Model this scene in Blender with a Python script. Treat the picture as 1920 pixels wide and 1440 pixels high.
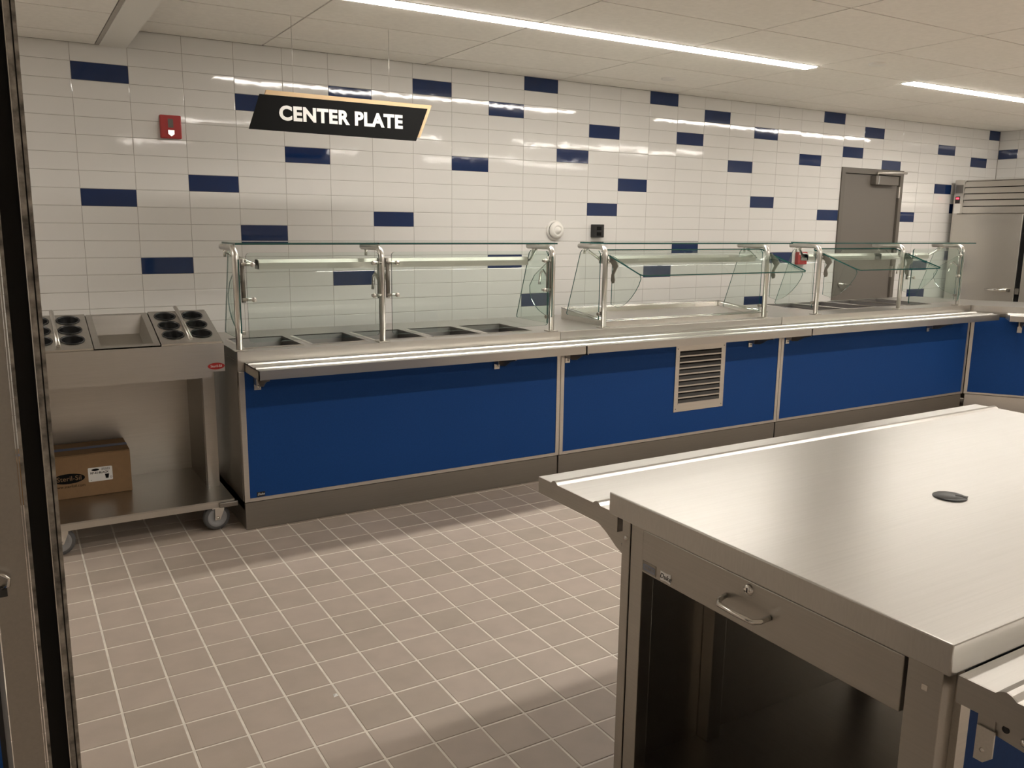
import bpy, bmesh, math, random
from mathutils import Vector, Matrix
random.seed(7)
R = math.radians
for o in list(bpy.data.objects): bpy.data.objects.remove(o)
SC = bpy.context.scene
COL = SC.collection

# ---------------------------------------------------------------- camera
CAM = (-0.4337, -5.7155, 1.5405)
ROT = (1.3846, -0.0122, -0.5383)
FPX = 1585.34
cd = bpy.data.cameras.new('camera'); cam = bpy.data.objects.new('camera', cd); COL.objects.link(cam)
cam.location = CAM; cam.rotation_euler = ROT
cd.sensor_width = 36.0; cd.lens = FPX / 1920 * 36; cd.clip_start = 0.02
SC.camera = cam
_RM = cam.rotation_euler.to_matrix()
def pix(p):
    q = _RM.transposed() @ (Vector(p) - Vector(CAM))
    if q.z > -0.05: return (1e6, 1e6)
    return (960 + FPX * q.x / -q.z, 720 - FPX * q.y / -q.z)

# ---------------------------------------------------------------- world, exposure
W = bpy.data.worlds.new('world'); SC.world = W; W.use_nodes = True
W.node_tree.nodes['Background'].inputs[0].default_value = (1.0, 0.93, 0.85, 1)
W.node_tree.nodes['Background'].inputs[1].default_value = 0.02
LAMP = 11.0                                   # emission of the linear ceiling lamps
SC.view_settings.view_transform = 'Standard'
try: SC.view_settings.look = 'None'
except Exception: pass
SC.view_settings.exposure = 2.02
SC.view_settings.gamma = 1.0
SC.view_settings.use_curve_mapping = False

# room numbers (metres). x runs along the tiled wall, y=0 is its face, z up
ZC = 2.6446; ZL = 2.542
XR = 9.425; XL = -2.6; YF = -11.0; XS = 0.305
TW, TH = 0.3073, 0.10248
FT, FU, FV = 0.1588, -0.2263, -1.5573

# ---------------------------------------------------------------- materials
MATS = {}
def mat(name, col, rough=0.5, metal=0.0, coat=0.0, spec=0.5, emit=None, bump=None, var=None, brush=None, aniso=0.0):
    m = bpy.data.materials.new(name); m.use_nodes = True
    nt = m.node_tree; b = nt.nodes['Principled BSDF']
    b.inputs['Base Color'].default_value = (*col, 1)
    b.inputs['Roughness'].default_value = rough
    b.inputs['Metallic'].default_value = metal
    b.inputs['Specular IOR Level'].default_value = spec
    if coat:
        b.inputs['Coat Weight'].default_value = coat; b.inputs['Coat Roughness'].default_value = 0.04
    if emit:
        b.inputs['Emission Color'].default_value = (*emit[0], 1); b.inputs['Emission Strength'].default_value = emit[1]
    N = nt.nodes.new; L = nt.links.new
    if bump or var or brush:
        geo = N('ShaderNodeNewGeometry')
    if brush:                                   # fine brushed grain along one axis
        mp = N('ShaderNodeMapping'); mp.inputs['Scale'].default_value = brush
        L(geo.outputs['Position'], mp.inputs['Vector'])
        n = N('ShaderNodeTexNoise'); n.inputs['Scale'].default_value = 1.0; n.inputs['Detail'].default_value = 3
        L(mp.outputs[0], n.inputs['Vector'])
        mr = N('ShaderNodeMapRange'); mr.inputs['To Min'].default_value = rough - 0.02; mr.inputs['To Max'].default_value = rough + 0.04
        n2 = N('ShaderNodeTexNoise'); n2.inputs['Scale'].default_value = 5.0; n2.inputs['Detail'].default_value = 4
        L(geo.outputs['Position'], n2.inputs['Vector']); L(n2.outputs[0], mr.inputs['Value']); L(mr.outputs[0], b.inputs['Roughness'])
        mx = N('ShaderNodeMixRGB'); mx.blend_type = 'MULTIPLY'; mx.inputs[0].default_value = 1
        mx.inputs[1].default_value = (*col, 1)
        r2 = N('ShaderNodeMapRange'); r2.inputs['To Min'].default_value = 0.9; r2.inputs['To Max'].default_value = 1.06
        L(n.outputs[0], r2.inputs['Value']); L(r2.outputs[0], mx.inputs[2]); L(mx.outputs[0], b.inputs['Base Color'])
        bp = N('ShaderNodeBump'); bp.inputs['Strength'].default_value = 0.06; bp.inputs['Distance'].default_value = 0.001
        L(n.outputs[0], bp.inputs['Height']); L(bp.outputs[0], b.inputs['Normal'])
    if bump:
        sc, st, dist = bump
        n = N('ShaderNodeTexNoise'); n.inputs['Scale'].default_value = sc; n.inputs['Detail'].default_value = 2
        L(geo.outputs['Position'], n.inputs['Vector'])
        bp = N('ShaderNodeBump'); bp.inputs['Strength'].default_value = st; bp.inputs['Distance'].default_value = dist
        L(n.outputs[0], bp.inputs['Height']); L(bp.outputs[0], b.inputs['Normal'])
        if coat: L(bp.outputs[0], b.inputs['Coat Normal'])
    if var:                                     # (scale, amount) soft colour mottling
        n = N('ShaderNodeTexNoise'); n.inputs['Scale'].default_value = var[0]; n.inputs['Detail'].default_value = 5
        L(geo.outputs['Position'], n.inputs['Vector'])
        mr = N('ShaderNodeMapRange'); mr.inputs['From Min'].default_value = 0.3; mr.inputs['From Max'].default_value = 0.7
        mr.inputs['To Min'].default_value = 1 - var[1]; mr.inputs['To Max'].default_value = 1 + var[1]
        L(n.outputs[0], mr.inputs['Value'])
        mx = N('ShaderNodeMixRGB'); mx.blend_type = 'MULTIPLY'; mx.inputs[0].default_value = 1; mx.inputs[1].default_value = (*col, 1)
        L(mr.outputs[0], mx.inputs[2]); L(mx.outputs[0], b.inputs['Base Color'])
    MATS[name] = m
    return m
mat('tile_white', (0.72, 0.705, 0.675), 0.05, spec=0.5, bump=(8.0, 0.5, 0.0012))
mat('tile_blue', (0.009, 0.026, 0.092), 0.05, spec=0.5, bump=(8.0, 0.5, 0.0012))
mat('grout', (0.36, 0.335, 0.30), 0.9)
mat('plaster', (0.82, 0.79, 0.74), 0.9)
mat('ceiling_panel', (0.90, 0.87, 0.81), 0.95, var=(30, 0.03))
mat('ceiling_grid', (0.42, 0.40, 0.36), 0.6)
mat('floor_grout', (0.78, 0.73, 0.65), 0.9, var=(20, 0.1))
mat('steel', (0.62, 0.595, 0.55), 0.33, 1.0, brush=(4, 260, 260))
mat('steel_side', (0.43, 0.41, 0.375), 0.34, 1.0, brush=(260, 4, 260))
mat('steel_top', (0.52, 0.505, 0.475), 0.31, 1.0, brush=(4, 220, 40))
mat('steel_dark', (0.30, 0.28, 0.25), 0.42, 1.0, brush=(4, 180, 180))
mat('chrome', (0.75, 0.73, 0.69), 0.14, 1.0)
mat('satin_tube', (0.74, 0.72, 0.68), 0.30, 1.0)
mat('worn_steel', (0.30, 0.28, 0.25), 0.5, 0.9, var=(60, 0.6))
mat('blue_panel', (0.010, 0.060, 0.235), 0.6, spec=0.15, brush=None, var=(120, 0.06))
mat('black', (0.012, 0.012, 0.012), 0.35)
mat('black_matte', (0.010, 0.010, 0.010), 0.85, spec=0.12)
mat('black_slot', (0.03, 0.028, 0.025), 0.6)
mat('well_steel', (0.20, 0.19, 0.185), 0.36, 1.0)
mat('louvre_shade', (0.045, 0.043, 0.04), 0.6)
mat('reveal_grey', (0.46, 0.43, 0.39), 0.7)
mat('white_paint', (0.82, 0.80, 0.75), 0.5)
mat('white_letter', (0.9, 0.89, 0.86), 0.5)
mat('wood_ply', (0.66, 0.47, 0.27), 0.55, brush=(6, 60, 90))
mat('red_plastic', (0.38, 0.02, 0.018), 0.35)
mat('cardboard', (0.30, 0.185, 0.095), 0.85, var=(40, 0.05))
mat('tape_blue', (0.03, 0.07, 0.20), 0.35)
mat('door_grey', (0.155, 0.138, 0.118), 0.55)
mat('frame_grey', (0.135, 0.12, 0.10), 0.5)
mat('rubber', (0.10, 0.10, 0.10), 0.6)
mat('grey_plastic', (0.30, 0.30, 0.30), 0.45)
mat('display_red', (0.5, 0.0, 0.0), 0.4, emit=((1.0, 0.03, 0.05), 1.5))
mat('sticker_blue', (0.22, 0.25, 0.32), 0.4)
mat('glass_edge', (0.01, 0.085, 0.075), 0.12, spec=0.6)
lm = mat('lamp_lens', (0.9, 0.9, 0.9), 0.6, emit=((1.0, 0.94, 0.865), LAMP))

def quarry():                                   # floor tiles: every tile a slightly different tone
    m = bpy.data.materials.new('quarry_tile'); m.use_nodes = True
    nt = m.node_tree; b = nt.nodes['Principled BSDF']; N = nt.nodes.new; L = nt.links.new
    geo = N('ShaderNodeNewGeometry')
    sub = N('ShaderNodeVectorMath'); sub.operation = 'SUBTRACT'; sub.inputs[1].default_value = (FU, FV, 0)
    div = N('ShaderNodeVectorMath'); div.operation = 'DIVIDE'; div.inputs[1].default_value = (FT, FT, 1)
    fl = N('ShaderNodeVectorMath'); fl.operation = 'FLOOR'
    wn = N('ShaderNodeTexWhiteNoise'); wn.noise_dimensions = '2D'
    L(geo.outputs['Position'], sub.inputs[0]); L(sub.outputs[0], div.inputs[0]); L(div.outputs[0], fl.inputs[0]); L(fl.outputs[0], wn.inputs['Vector'])
    mx = N('ShaderNodeMixRGB'); mx.inputs[1].default_value = (0.425, 0.36, 0.30, 1); mx.inputs[2].default_value = (0.48, 0.405, 0.345, 1)
    L(wn.outputs['Value'], mx.inputs[0])
    n = N('ShaderNodeTexNoise'); n.inputs['Scale'].default_value = 9; n.inputs['Detail'].default_value = 6; L(geo.outputs['Position'], n.inputs['Vector'])
    mr = N('ShaderNodeMapRange'); mr.inputs['To Min'].default_value = 0.86; mr.inputs['To Max'].default_value = 1.14; L(n.outputs[0], mr.inputs['Value'])
    m2 = N('ShaderNodeMixRGB'); m2.blend_type = 'MULTIPLY'; m2.inputs[0].default_value = 1
    L(mx.outputs[0], m2.inputs[1]); L(mr.outputs[0], m2.inputs[2]); L(m2.outputs[0], b.inputs['Base Color'])
    b.inputs['Roughness'].default_value = 0.58; b.inputs['Specular IOR Level'].default_value = 0.35
    n3 = N('ShaderNodeTexNoise'); n3.inputs['Scale'].default_value = 350; L(geo.outputs['Position'], n3.inputs['Vector'])
    bp = N('ShaderNodeBump'); bp.inputs['Strength'].default_value = 0.15; bp.inputs['Distance'].default_value = 0.001
    L(n3.outputs[0], bp.inputs['Height']); L(bp.outputs[0], b.inputs['Normal'])
    MATS['quarry'] = m
quarry()
def glass():
    m = bpy.data.materials.new('clear_glass'); m.use_nodes = True
    nt = m.node_tree; nt.nodes.clear(); N = nt.nodes.new; L = nt.links.new
    out = N('ShaderNodeOutputMaterial'); mix = N('ShaderNodeMixShader'); tr = N('ShaderNodeBsdfTransparent'); gl = N('ShaderNodeBsdfGlossy')
    tr.inputs[0].default_value = (0.935, 0.968, 0.952, 1); gl.inputs['Roughness'].default_value = 0.02; gl.inputs[0].default_value = (0.9, 0.95, 0.93, 1)
    fr = N('ShaderNodeFresnel'); fr.inputs['IOR'].default_value = 1.5
    geo = N('ShaderNodeNewGeometry'); inv = N('ShaderNodeMath'); inv.operation = 'SUBTRACT'; inv.inputs[0].default_value = 1; L(geo.outputs['Backfacing'], inv.inputs[1])
    mu = N('ShaderNodeMath'); mu.operation = 'MULTIPLY'; L(fr.outputs[0], mu.inputs[0]); L(inv.outputs[0], mu.inputs[1]); L(mu.outputs[0], mix.inputs[0]); L(tr.outputs[0], mix.inputs[1]); L(gl.outputs[0], mix.inputs[2]); L(mix.outputs[0], out.inputs[0])
    MATS['glass'] = m
glass()

# ---------------------------------------------------------------- mesh helpers
class MB:
    """collects geometry; build() links it as ONE mesh object"""
    def __init__(s): s.v = []; s.f = []; s.m = []; s.sm = []; s.mats = []
    def mi(s, name):
        if name not in s.mats: s.mats.append(name)
        return s.mats.index(name)
    def face(s, pts, m, smooth=False):
        i = len(s.v); s.v += [tuple(p) for p in pts]; s.f.append(tuple(range(i, i + len(pts)))); s.m.append(s.mi(m)); s.sm.append(smooth)
    def add(s, vs, fs, m, smooth=False):
        i = len(s.v); s.v += [tuple(p) for p in vs]
        for f in fs: s.f.append(tuple(i + k for k in f)); s.m.append(s.mi(m)); s.sm.append(smooth)
        return s
    def box(s, a, b, m, c=0.0):
        x0, y0, z0 = (min(a[i], b[i]) for i in range(3)); x1, y1, z1 = (max(a[i], b[i]) for i in range(3))
        if c <= 0:
            v = [(x0,y0,z0),(x1,y0,z0),(x1,y1,z0),(x0,y1,z0),(x0,y0,z1),(x1,y0,z1),(x1,y1,z1),(x0,y1,z1)]
            return s.add(v, [(0,3,2,1),(4,5,6,7),(0,1,5,4),(1,2,6,5),(2,3,7,6),(3,0,4,7)], m)
        bm = bmesh.new(); bmesh.ops.create_cube(bm, size=1)
        for v in bm.verts: v.co = Vector(((x0+x1)/2 + v.co.x*(x1-x0), (y0+y1)/2 + v.co.y*(y1-y0), (z0+z1)/2 + v.co.z*(z1-z0)))
        bmesh.ops.bevel(bm, geom=bm.edges[:], offset=c, segments=2, affect='EDGES', profile=0.5)
        bm.verts.index_update()
        s.add([v.co[:] for v in bm.verts], [tuple(v.index for v in f.verts) for f in bm.faces], m); bm.free(); return s
    def prism(s, poly, axis, a, b, m, side=None, smooth=False):
        """poly: 2-D outline; axis 0: (y,z) along x, 1: (x,z) along y, 2: (x,y) along z"""
        def P(p, t): return (t, p[0], p[1]) if axis == 0 else (p[0], t, p[1]) if axis == 1 else (p[0], p[1], t)
        n = len(poly); i = len(s.v)
        s.v += [P(p, a) for p in poly] + [P(p, b) for p in poly]
        ar = sum(poly[k][0]*poly[(k+1)%n][1] - poly[(k+1)%n][0]*poly[k][1] for k in range(n))
        flip = (ar > 0) ^ (axis == 1) ^ (b < a)          # keep normals outward
        A = tuple(range(i, i+n)); B = tuple(range(i+n, i+2*n))
        s.f.append(tuple(reversed(A)) if flip else A); s.m.append(s.mi(m)); s.sm.append(False)
        s.f.append(B if flip else tuple(reversed(B))); s.m.append(s.mi(m)); s.sm.append(False)
        for k in range(n):
            l = (k+1) % n; q = (i+k, i+l, i+n+l, i+n+k)
            s.f.append(q if flip else tuple(reversed(q))); s.m.append(s.mi(side or m)); s.sm.append(smooth)
        return s
    def tube(s, pts, r, m, n=10, cap=True, rad=None):
        pts = [Vector(p) for p in pts]; rings = []
        up = Vector((0.31, 0.17, 0.93))
        t0 = (pts[1]-pts[0]).normalized(); u = t0.cross(up).normalized()
        i = len(s.v)
        for k, p in enumerate(pts):
            t = ((pts[min(k+1, len(pts)-1)] - p).normalized() + (p - pts[max(k-1, 0)]).normalized())
            t = t.normalized() if t.length > 1e-6 else t0
            u = (u - t*u.dot(t)).normalized(); w = t.cross(u); rr = rad[k] if rad else r
            for j in range(n):
                a = 2*math.pi*j/n; s.v.append(tuple(p + u*math.cos(a)*rr + w*math.sin(a)*rr))
        for k in range(len(pts)-1):
            for j in range(n):
                l = (j+1) % n; s.f.append((i+k*n+j, i+k*n+l, i+(k+1)*n+l, i+(k+1)*n+j)); s.m.append(s.mi(m)); s.sm.append(True)
        if cap:
            s.f.append(tuple(i+j for j in reversed(range(n)))); s.f.append(tuple(i+(len(pts)-1)*n+j for j in range(n)))
            s.m += [s.mi(m)]*2; s.sm += [False]*2
        return s
    def lathe(s, prof, o, ax, m, n=24, smooth=True):
        """prof: (radius, height) pairs turned about the axis ax through o"""
        ax = Vector(ax).normalized(); u = ax.cross(Vector((0.3, 0.9, 0.2))).normalized(); w = ax.cross(u); i = len(s.v); o = Vector(o)
        for r, h in prof:
            for j in range(n):
                a = 2*math.pi*j/n; s.v.append(tuple(o + ax*h + (u*math.cos(a) + w*math.sin(a))*max(r, 1e-4)))
        for k in range(len(prof)-1):
            for j in range(n):
                l = (j+1) % n; s.f.append((i+k*n+j, i+k*n+l, i+(k+1)*n+l, i+(k+1)*n+j)); s.m.append(s.mi(m)); s.sm.append(smooth)
        return s
    def xf(s, M):
        s.v = [tuple(M @ Vector(p)) for p in s.v]; return s
    def mesh(s, name):
        me = bpy.data.meshes.new(name); me.from_pydata(s.v, [], s.f)
        for n in s.mats: me.materials.append(MATS[n])
        me.polygons.foreach_set('material_index', s.m); me.polygons.foreach_set('use_smooth', s.sm); me.update(); return me
    def build(s, name, parent=None, label=None, kind=None):
        o = bpy.data.objects.new(name, s.mesh(name)); COL.objects.link(o)
        if parent is not None: attach(o, parent)
        if label: o['label'] = label
        if kind: o['kind'] = kind
        return o
def attach(o, parent):
    o.parent = parent; bpy_mw = parent_world(parent)
    o.matrix_parent_inverse = bpy_mw.inverted()
def parent_world(p):
    M = Matrix.LocRotScale(p.location, p.rotation_euler, p.scale)
    return (parent_world(p.parent) @ p.matrix_parent_inverse @ M) if p.parent else M
def tag(o, label, cat, group=None, kind=None):
    o['label'] = label; o['category'] = cat
    if group: o['group'] = group
    if kind: o['kind'] = kind
    return o
def thing(name, label, cat, loc=(0, 0, 0), rz=0.0, group=None):
    o = bpy.data.objects.new(name, None); COL.objects.link(o); o.location = loc; o.rotation_euler = (0, 0, rz)
    o.empty_display_size = 0.1
    return tag(o, label, cat, group)
def B(name, parent, a, b, m, c=0.0, label=None):
    return MB().box(a, b, m, c).build(name, parent, label)
def arc(cx, cy, r, a0, a1, n=8):
    return [(cx + r*math.cos(R(a0 + (a1-a0)*k/n)), cy + r*math.sin(R(a0 + (a1-a0)*k/n))) for k in range(n+1)]
def text_mesh(txt, size, m, depth=0.002, bold=0.0, shear=0.0, space=1.0, align='CENTER'):
    c = bpy.data.curves.new('lettering', 'FONT'); c.body = txt; c.size = size; c.extrude = depth/2; c.offset = bold; c.shear = shear
    c.space_character = space; c.align_x = align; c.align_y = 'CENTER'; c.resolution_u = 4
    o = bpy.data.objects.new('lettering', c); COL.objects.link(o)
    dg = bpy.context.evaluated_depsgraph_get(); me = bpy.data.meshes.new_from_object(o.evaluated_get(dg))
    bpy.data.objects.remove(o); me.materials.clear(); me.materials.append(MATS[m])
    return me
def put_text(name, parent, txt, size, m, M, **k):
    me = text_mesh(txt, size, m, **k); me.transform(M)
    o = bpy.data.objects.new(name, me); COL.objects.link(o); attach(o, parent); return o
FACE_FRONT = Matrix(((1,0,0,0),(0,0,-1,0),(0,1,0,0),(0,0,0,1)))      # text on a plane facing -y
FACE_LEFT = Matrix(((0,0,-1,0),(-1,0,0,0),(0,1,0,0),(0,0,0,1)))      # text on a plane facing -x
def T(x, y, z): return Matrix.Translation((x, y, z))

# ================================================================= SETTING
# ---- back wall with every tile
def struct(o, label, cat): return tag(o, label, cat, kind='structure')
DOOR = (6.763, 7.735, 2.14)
wb = MB()
wb.box((XL-.15, 0.0018, 0), (DOOR[0], 0.15, ZC+.1), 'grout').box((DOOR[1], 0.0018, 0), (XR+.15, 0.15, ZC+.1), 'grout').box((DOOR[0], 0.0018, DOOR[2]), (DOOR[1], 0.15, ZC+.1), 'grout')
wall_back = struct(wb.build('wall_back'), 'long back wall of glossy white tiles dotted with dark blue ones', 'wall')
BLUE = {(0,2),(0,9),(1,13),(2,8),(3,3),(3,11),(4,6),(5,2),(5,14),(6,10),(7,1),(8,6),(9,2),(9,13),(10,0),(10,16),(11,5),(12,3),(12,9),(13,7),(14,0),(14,14),(15,3),(15,12),(16,1),(17,5),(18,2),(18,8),(18,17),(19,13),(20,4),(21,0),(21,9),(22,3),(23,1),(24,4),(25,9),(26,14),(26,17),(27,2),(27,6),(28,8),(28,13),(29,3),(30,0)}
_tile = {}
J = 0.0023
def tile_geo(mb, w, h, m, M):
    c = 0.0022; t = 0.0018; hw, hh = w/2, h/2
    v = [(-hw,t,-hh),(hw,t,-hh),(hw,t,hh),(-hw,t,hh),(-hw+c,0,-hh+c),(hw-c,0,-hh+c),(hw-c,0,hh-c),(-hw+c,0,hh-c),(-hw,.001,-hh),(hw,.001,-hh),(hw,.001,hh),(-hw,.001,hh)]
    mb.add([tuple(M @ Vector(p)) for p in v], [(4,5,6,7),(8,9,5,4),(9,10,6,5),(10,11,7,6),(11,8,4,7),(0,1,9,8),(1,2,10,9),(2,3,11,10),(3,0,8,11)], m)
def tile_mesh(w, h, m):
    k = (round(w, 4), round(h, 4), m)
    if k not in _tile:
        mb = MB(); tile_geo(mb, w, h, m, Matrix.Identity(4)); _tile[k] = mb.mesh('wall_tile')
    return _tile[k]
cells = []
for c in range(-9, 31):
    for r in range(0, 26):
        x0, x1 = c*TW + J/2, (c+1)*TW - J/2; z1, z0 = ZC - r*TH - J/2, ZC - (r+1)*TH + J/2
        x0 = max(x0, XL+.002); x1 = min(x1, XR - .003); z0 = max(z0, 0.004)
        if x1 - x0 < .02 or z1 - z0 < .02: continue
        rects = [(x0, x1, z0, z1)]
        if x1 > DOOR[0] and x0 < DOOR[1] and z0 < DOOR[2]:
            rects = []
            if z1 > DOOR[2] + .02: rects.append((x0, x1, DOOR[2]+.002, z1))
            zz = min(z1, DOOR[2])
            if x0 < DOOR[0] - .015: rects.append((x0, DOOR[0]-.002, z0, zz))
            if x1 > DOOR[1] + .015: rects.append((DOOR[1]+.002, x1, z0, zz))
        for q in rects:
            cx, cz = (q[0]+q[1])/2, (q[2]+q[3])/2
            p = [pix((q[i], 0, q[j])) for i, j in ((0,2),(1,2),(1,3),(0,3))]
            area = abs(sum(p[k][0]*p[(k+1)%4][1] - p[(k+1)%4][0]*p[k][1] for k in range(4)))/2
            u, w = pix((cx, 0, cz))
            vis = 60 < u < 1900 and 40 < w and cz > 0.97 and not (cx < XS and cz > ZL)
            cells.append((area if vis else 0, q, (c, r) in BLUE))
whites = sorted([k for k in cells if not k[2]], key=lambda k: -k[0])
single = [k for k in cells if k[2]] + [k for k in whites[:300] if k[0] > 0]
rest = whites[300:]
def tilt(): return Matrix.Rotation(random.uniform(-.0035, .0035), 4, 'X') @ Matrix.Rotation(random.uniform(-.002, .002), 4, 'Z')
for a, q, bl in single:
    o = bpy.data.objects.new('blue_wall_tile' if bl else 'white_wall_tile', tile_mesh(q[1]-q[0], q[3]-q[2], 'tile_blue' if bl else 'tile_white'))
    COL.objects.link(o); o.parent = wall_back
    o.matrix_local = T((q[0]+q[1])/2, 0, (q[2]+q[3])/2) @ tilt()
mb = MB()
for a, q, bl in rest: tile_geo(mb, q[1]-q[0], q[3]-q[2], 'tile_white', T((q[0]+q[1])/2, 0, (q[2]+q[3])/2) @ tilt())
mb.build('far_white_wall_tiles', wall_back, kind='stuff')
# ---- right wall, same tiles
wr = MB().box((XR+.0018, YF, 0), (XR+.15, 0.15, ZC+.1), 'grout')
wall_right = struct(wr.build('wall_right'), 'tiled end wall behind the steel refrigerator', 'wall')
RW = .215; mb = MB(); TURN = Matrix.Rotation(R(-90), 4, 'Z')
for c in range(0, 35):
    for r in range(0, 26):
        y1 = -.003 - (c*TW - (TW-RW) if c else 0); w_ = TW if c else RW; cy = y1 - w_/2; cz = ZC - (r+.5)*TH
        if cz < .05: continue
        bl = (c, r) in {(0,2),(2,5),(3,1),(5,4),(7,2),(9,6),(12,3)}
        M = T(XR, cy, cz) @ TURN @ tilt(); m = 'tile_blue' if bl else 'tile_white'
        if c < 4 and r < 11:
            o = bpy.data.objects.new('blue_wall_tile' if bl else 'white_wall_tile', tile_mesh(w_-J, TH-J, m)); COL.objects.link(o); o.parent = wall_right; o.matrix_local = M
        else: tile_geo(mb, w_-J, TH-J, m, M)
mb.build('far_wall_tiles', wall_right, kind='stuff')
struct(MB().box((XL-.15, YF, 0), (XL, 0.15, ZC+.1), 'plaster').build('wall_left'), 'plain plastered wall on the left', 'wall')
struct(MB().box((XL-.15, YF-.15, 0), (XR+.15, YF, ZC+.1), 'plaster').build('wall_front'), 'plain plastered wall behind the viewer', 'wall')
# ---- floor
floor = struct(MB().box((XL-.15, YF-.15, -.12), (XR+.15, .15, -.002), 'floor_grout').build('floor'), 'tan square quarry tile floor with pale grout', 'floor')
GJ = 0.0075
def ftile(mb, w, h, M):
    c = .0018; hw, hh = w/2, h/2
    v = [(-hw,-hh,-.003),(hw,-hh,-.003),(hw,hh,-.003),(-hw,hh,-.003),(-hw,-hh,-.0012),(hw,-hh,-.0012),(hw,hh,-.0012),(-hw,hh,-.0012),(-hw+c,-hh+c,0),(hw-c,-hh+c,0),(hw-c,hh-c,0),(-hw+c,hh-c,0)]
    mb.add([tuple(M @ Vector(p)) for p in v], [(8,9,10,11),(4,5,9,8),(5,6,10,9),(6,7,11,10),(7,4,8,11),(0,1,5,4),(1,2,6,5),(2,3,7,6),(3,0,4,7)], 'quarry')
fm = MB(); ftile(fm, FT-GJ, FT-GJ, Matrix.Identity(4)); fmesh = fm.mesh('floor_tile')
fl = []
for i in range(-15, 61):
    for j in range(-60, 11):
        x, y = FU + (i+.5)*FT, FV + (j+.5)*FT
        if not (XL < x - FT/2 and x + FT/2 < XR and YF < y - FT/2 and y + FT/2 < 0): continue
        p = [pix((x+dx*FT/2, y+dy*FT/2, 0)) for dx, dy in ((-1,-1),(1,-1),(1,1),(-1,1))]
        area = abs(sum(p[k][0]*p[(k+1)%4][1] - p[(k+1)%4][0]*p[k][1] for k in range(4)))/2
        u, w = pix((x, y, 0))
        vis = 100 < u < 1170 and w < 1470 and y < -1.5
        fl.append((area if vis and area < 1e5 else 0, x, y))
fl.sort(key=lambda k: -k[0])
for a, x, y in fl[:300]:
    if a <= 0: continue
    o = bpy.data.objects.new('floor_tile', fmesh); COL.objects.link(o); o.parent = floor; o.matrix_local = T(x, y, random.uniform(-.0006, 0)) @ Matrix.Rotation(random.uniform(-.002, .002), 4, 'X')
mb = MB()
for k, (a, x, y) in enumerate(fl):
    if k < 300 and a > 0: continue
    ftile(mb, FT-GJ, FT-GJ, T(x, y, 0))
mb.build('far_floor_tiles', floor, kind='stuff')
# ---- ceiling: laid-in panels, lower part to the left of a flat soffit
cl = MB().box((XS, YF-.15, ZC+.009), (XR+.15, .15, ZC+.1), 'ceiling_grid').box((XL-.15, YF-.15, ZL+.009), (XS, .15, ZC+.1), 'ceiling_grid')
ceiling = struct(cl.build('ceiling'), 'white laid-in panel ceiling with fine grey joints', 'ceiling')
GXC, GYC, GX0, GY0 = 1.1385, 0.5893, 1.109, -0.300
xs = [XS+.004] + [GX0 + k*GXC for k in range(0, 8) if GX0 + k*GXC < XR] + [XR]
ys = [0.0] + [GY0 - k*GYC for k in range(0, 20) if GY0 - k*GYC > YF] + [YF]
_cp = {}
def panel(x0, x1, y0, y1, z):
    g = .0048; k = (round(x1-x0, 4), round(y1-y0, 4))
    if k not in _cp:
        w, h = (x1-x0)/2 - g, (y1-y0)/2 - g; _cp[k] = MB().box((-w,-h,0), (w,h,.008), 'ceiling_panel').mesh('ceiling_panel')
    o = bpy.data.objects.new('ceiling_panel', _cp[k]); COL.objects.link(o); o.parent = ceiling; o.location = ((x0+x1)/2, (y0+y1)/2, z)
for i in range(len(xs)-1):
    for j in range(len(ys)-1): panel(xs[i], xs[i+1], ys[j+1], ys[j], ZC)
xs2 = [XL, -2.14, -1.0, .138]; ys2 = [0.0] + [-.285 - k*GYC for k in range(0, 18)] + [YF]
for i in range(len(xs2)-1):
    for j in range(len(ys2)-1): panel(xs2[i], xs2[i+1], ys2[j+1], ys2[j], ZL)
B('soffit', ceiling, (.160, YF, ZL-.004), (XS, 0, ZC+.01), 'white_paint')
B('reveal_strip', ceiling, (.139, YF, ZL+.0005), (.160, 0, ZL+.0085), 'reveal_grey')

# ---- grey door with closer
dr = struct(thing('door_1', 'flat grey metal door with lever and overhead closer in the tiled wall', 'door', (7.25, 0, 0)), 'flat grey metal door with lever and overhead closer in the tiled wall', 'door')
x0, x1, zt = DOOR
fr = MB().prism([(x0,0),(x0,zt),(x1,zt),(x1,0),(x1-.052,0),(x1-.052,zt-.052),(x0+.052,zt-.052),(x0+.052,0)], 1, -.012, .1, 'frame_grey')
fr.build('door_frame', dr)
B('door_leaf', dr, (x0+.057, .012, .008), (x1-.057, .055, zt-.057), 'door_grey', .002)
lv = MB().lathe([(.0,.0),(.026,.0),(.026,.01),(.012,.014),(.012,.05),(0,.05)], (6.885, .012, .985), (0,-1,0), 'steel', 16)
lv.tube([(6.885,-.035,.985),(6.91,-.043,.985),(7.005,-.043,.982)], .009, 'steel_dark', 8); lv.build('lever_handle', dr)
cz = MB().box((7.235,-.055,1.985), (7.60,.012,2.075), 'door_grey', .006).box((7.27,-.058,1.99),(7.285,-.054,2.07),'chrome'); clo = cz.build('door_closer', dr)
MB().tube([(7.29,-.03,2.075),(7.29,-.03,2.102),(7.56,-.17,2.102)], .009, 'steel', 8).tube([(7.56,-.17,2.108),(7.30,-.018,2.112)], .007, 'steel', 8).build('closer_arm', dr)
for hz in (1.92, 1.1, .25): B('hinge', dr, (x1-.062,-.016,hz-.058), (x1-.046,.012,hz+.058), 'steel', .003)

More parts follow.
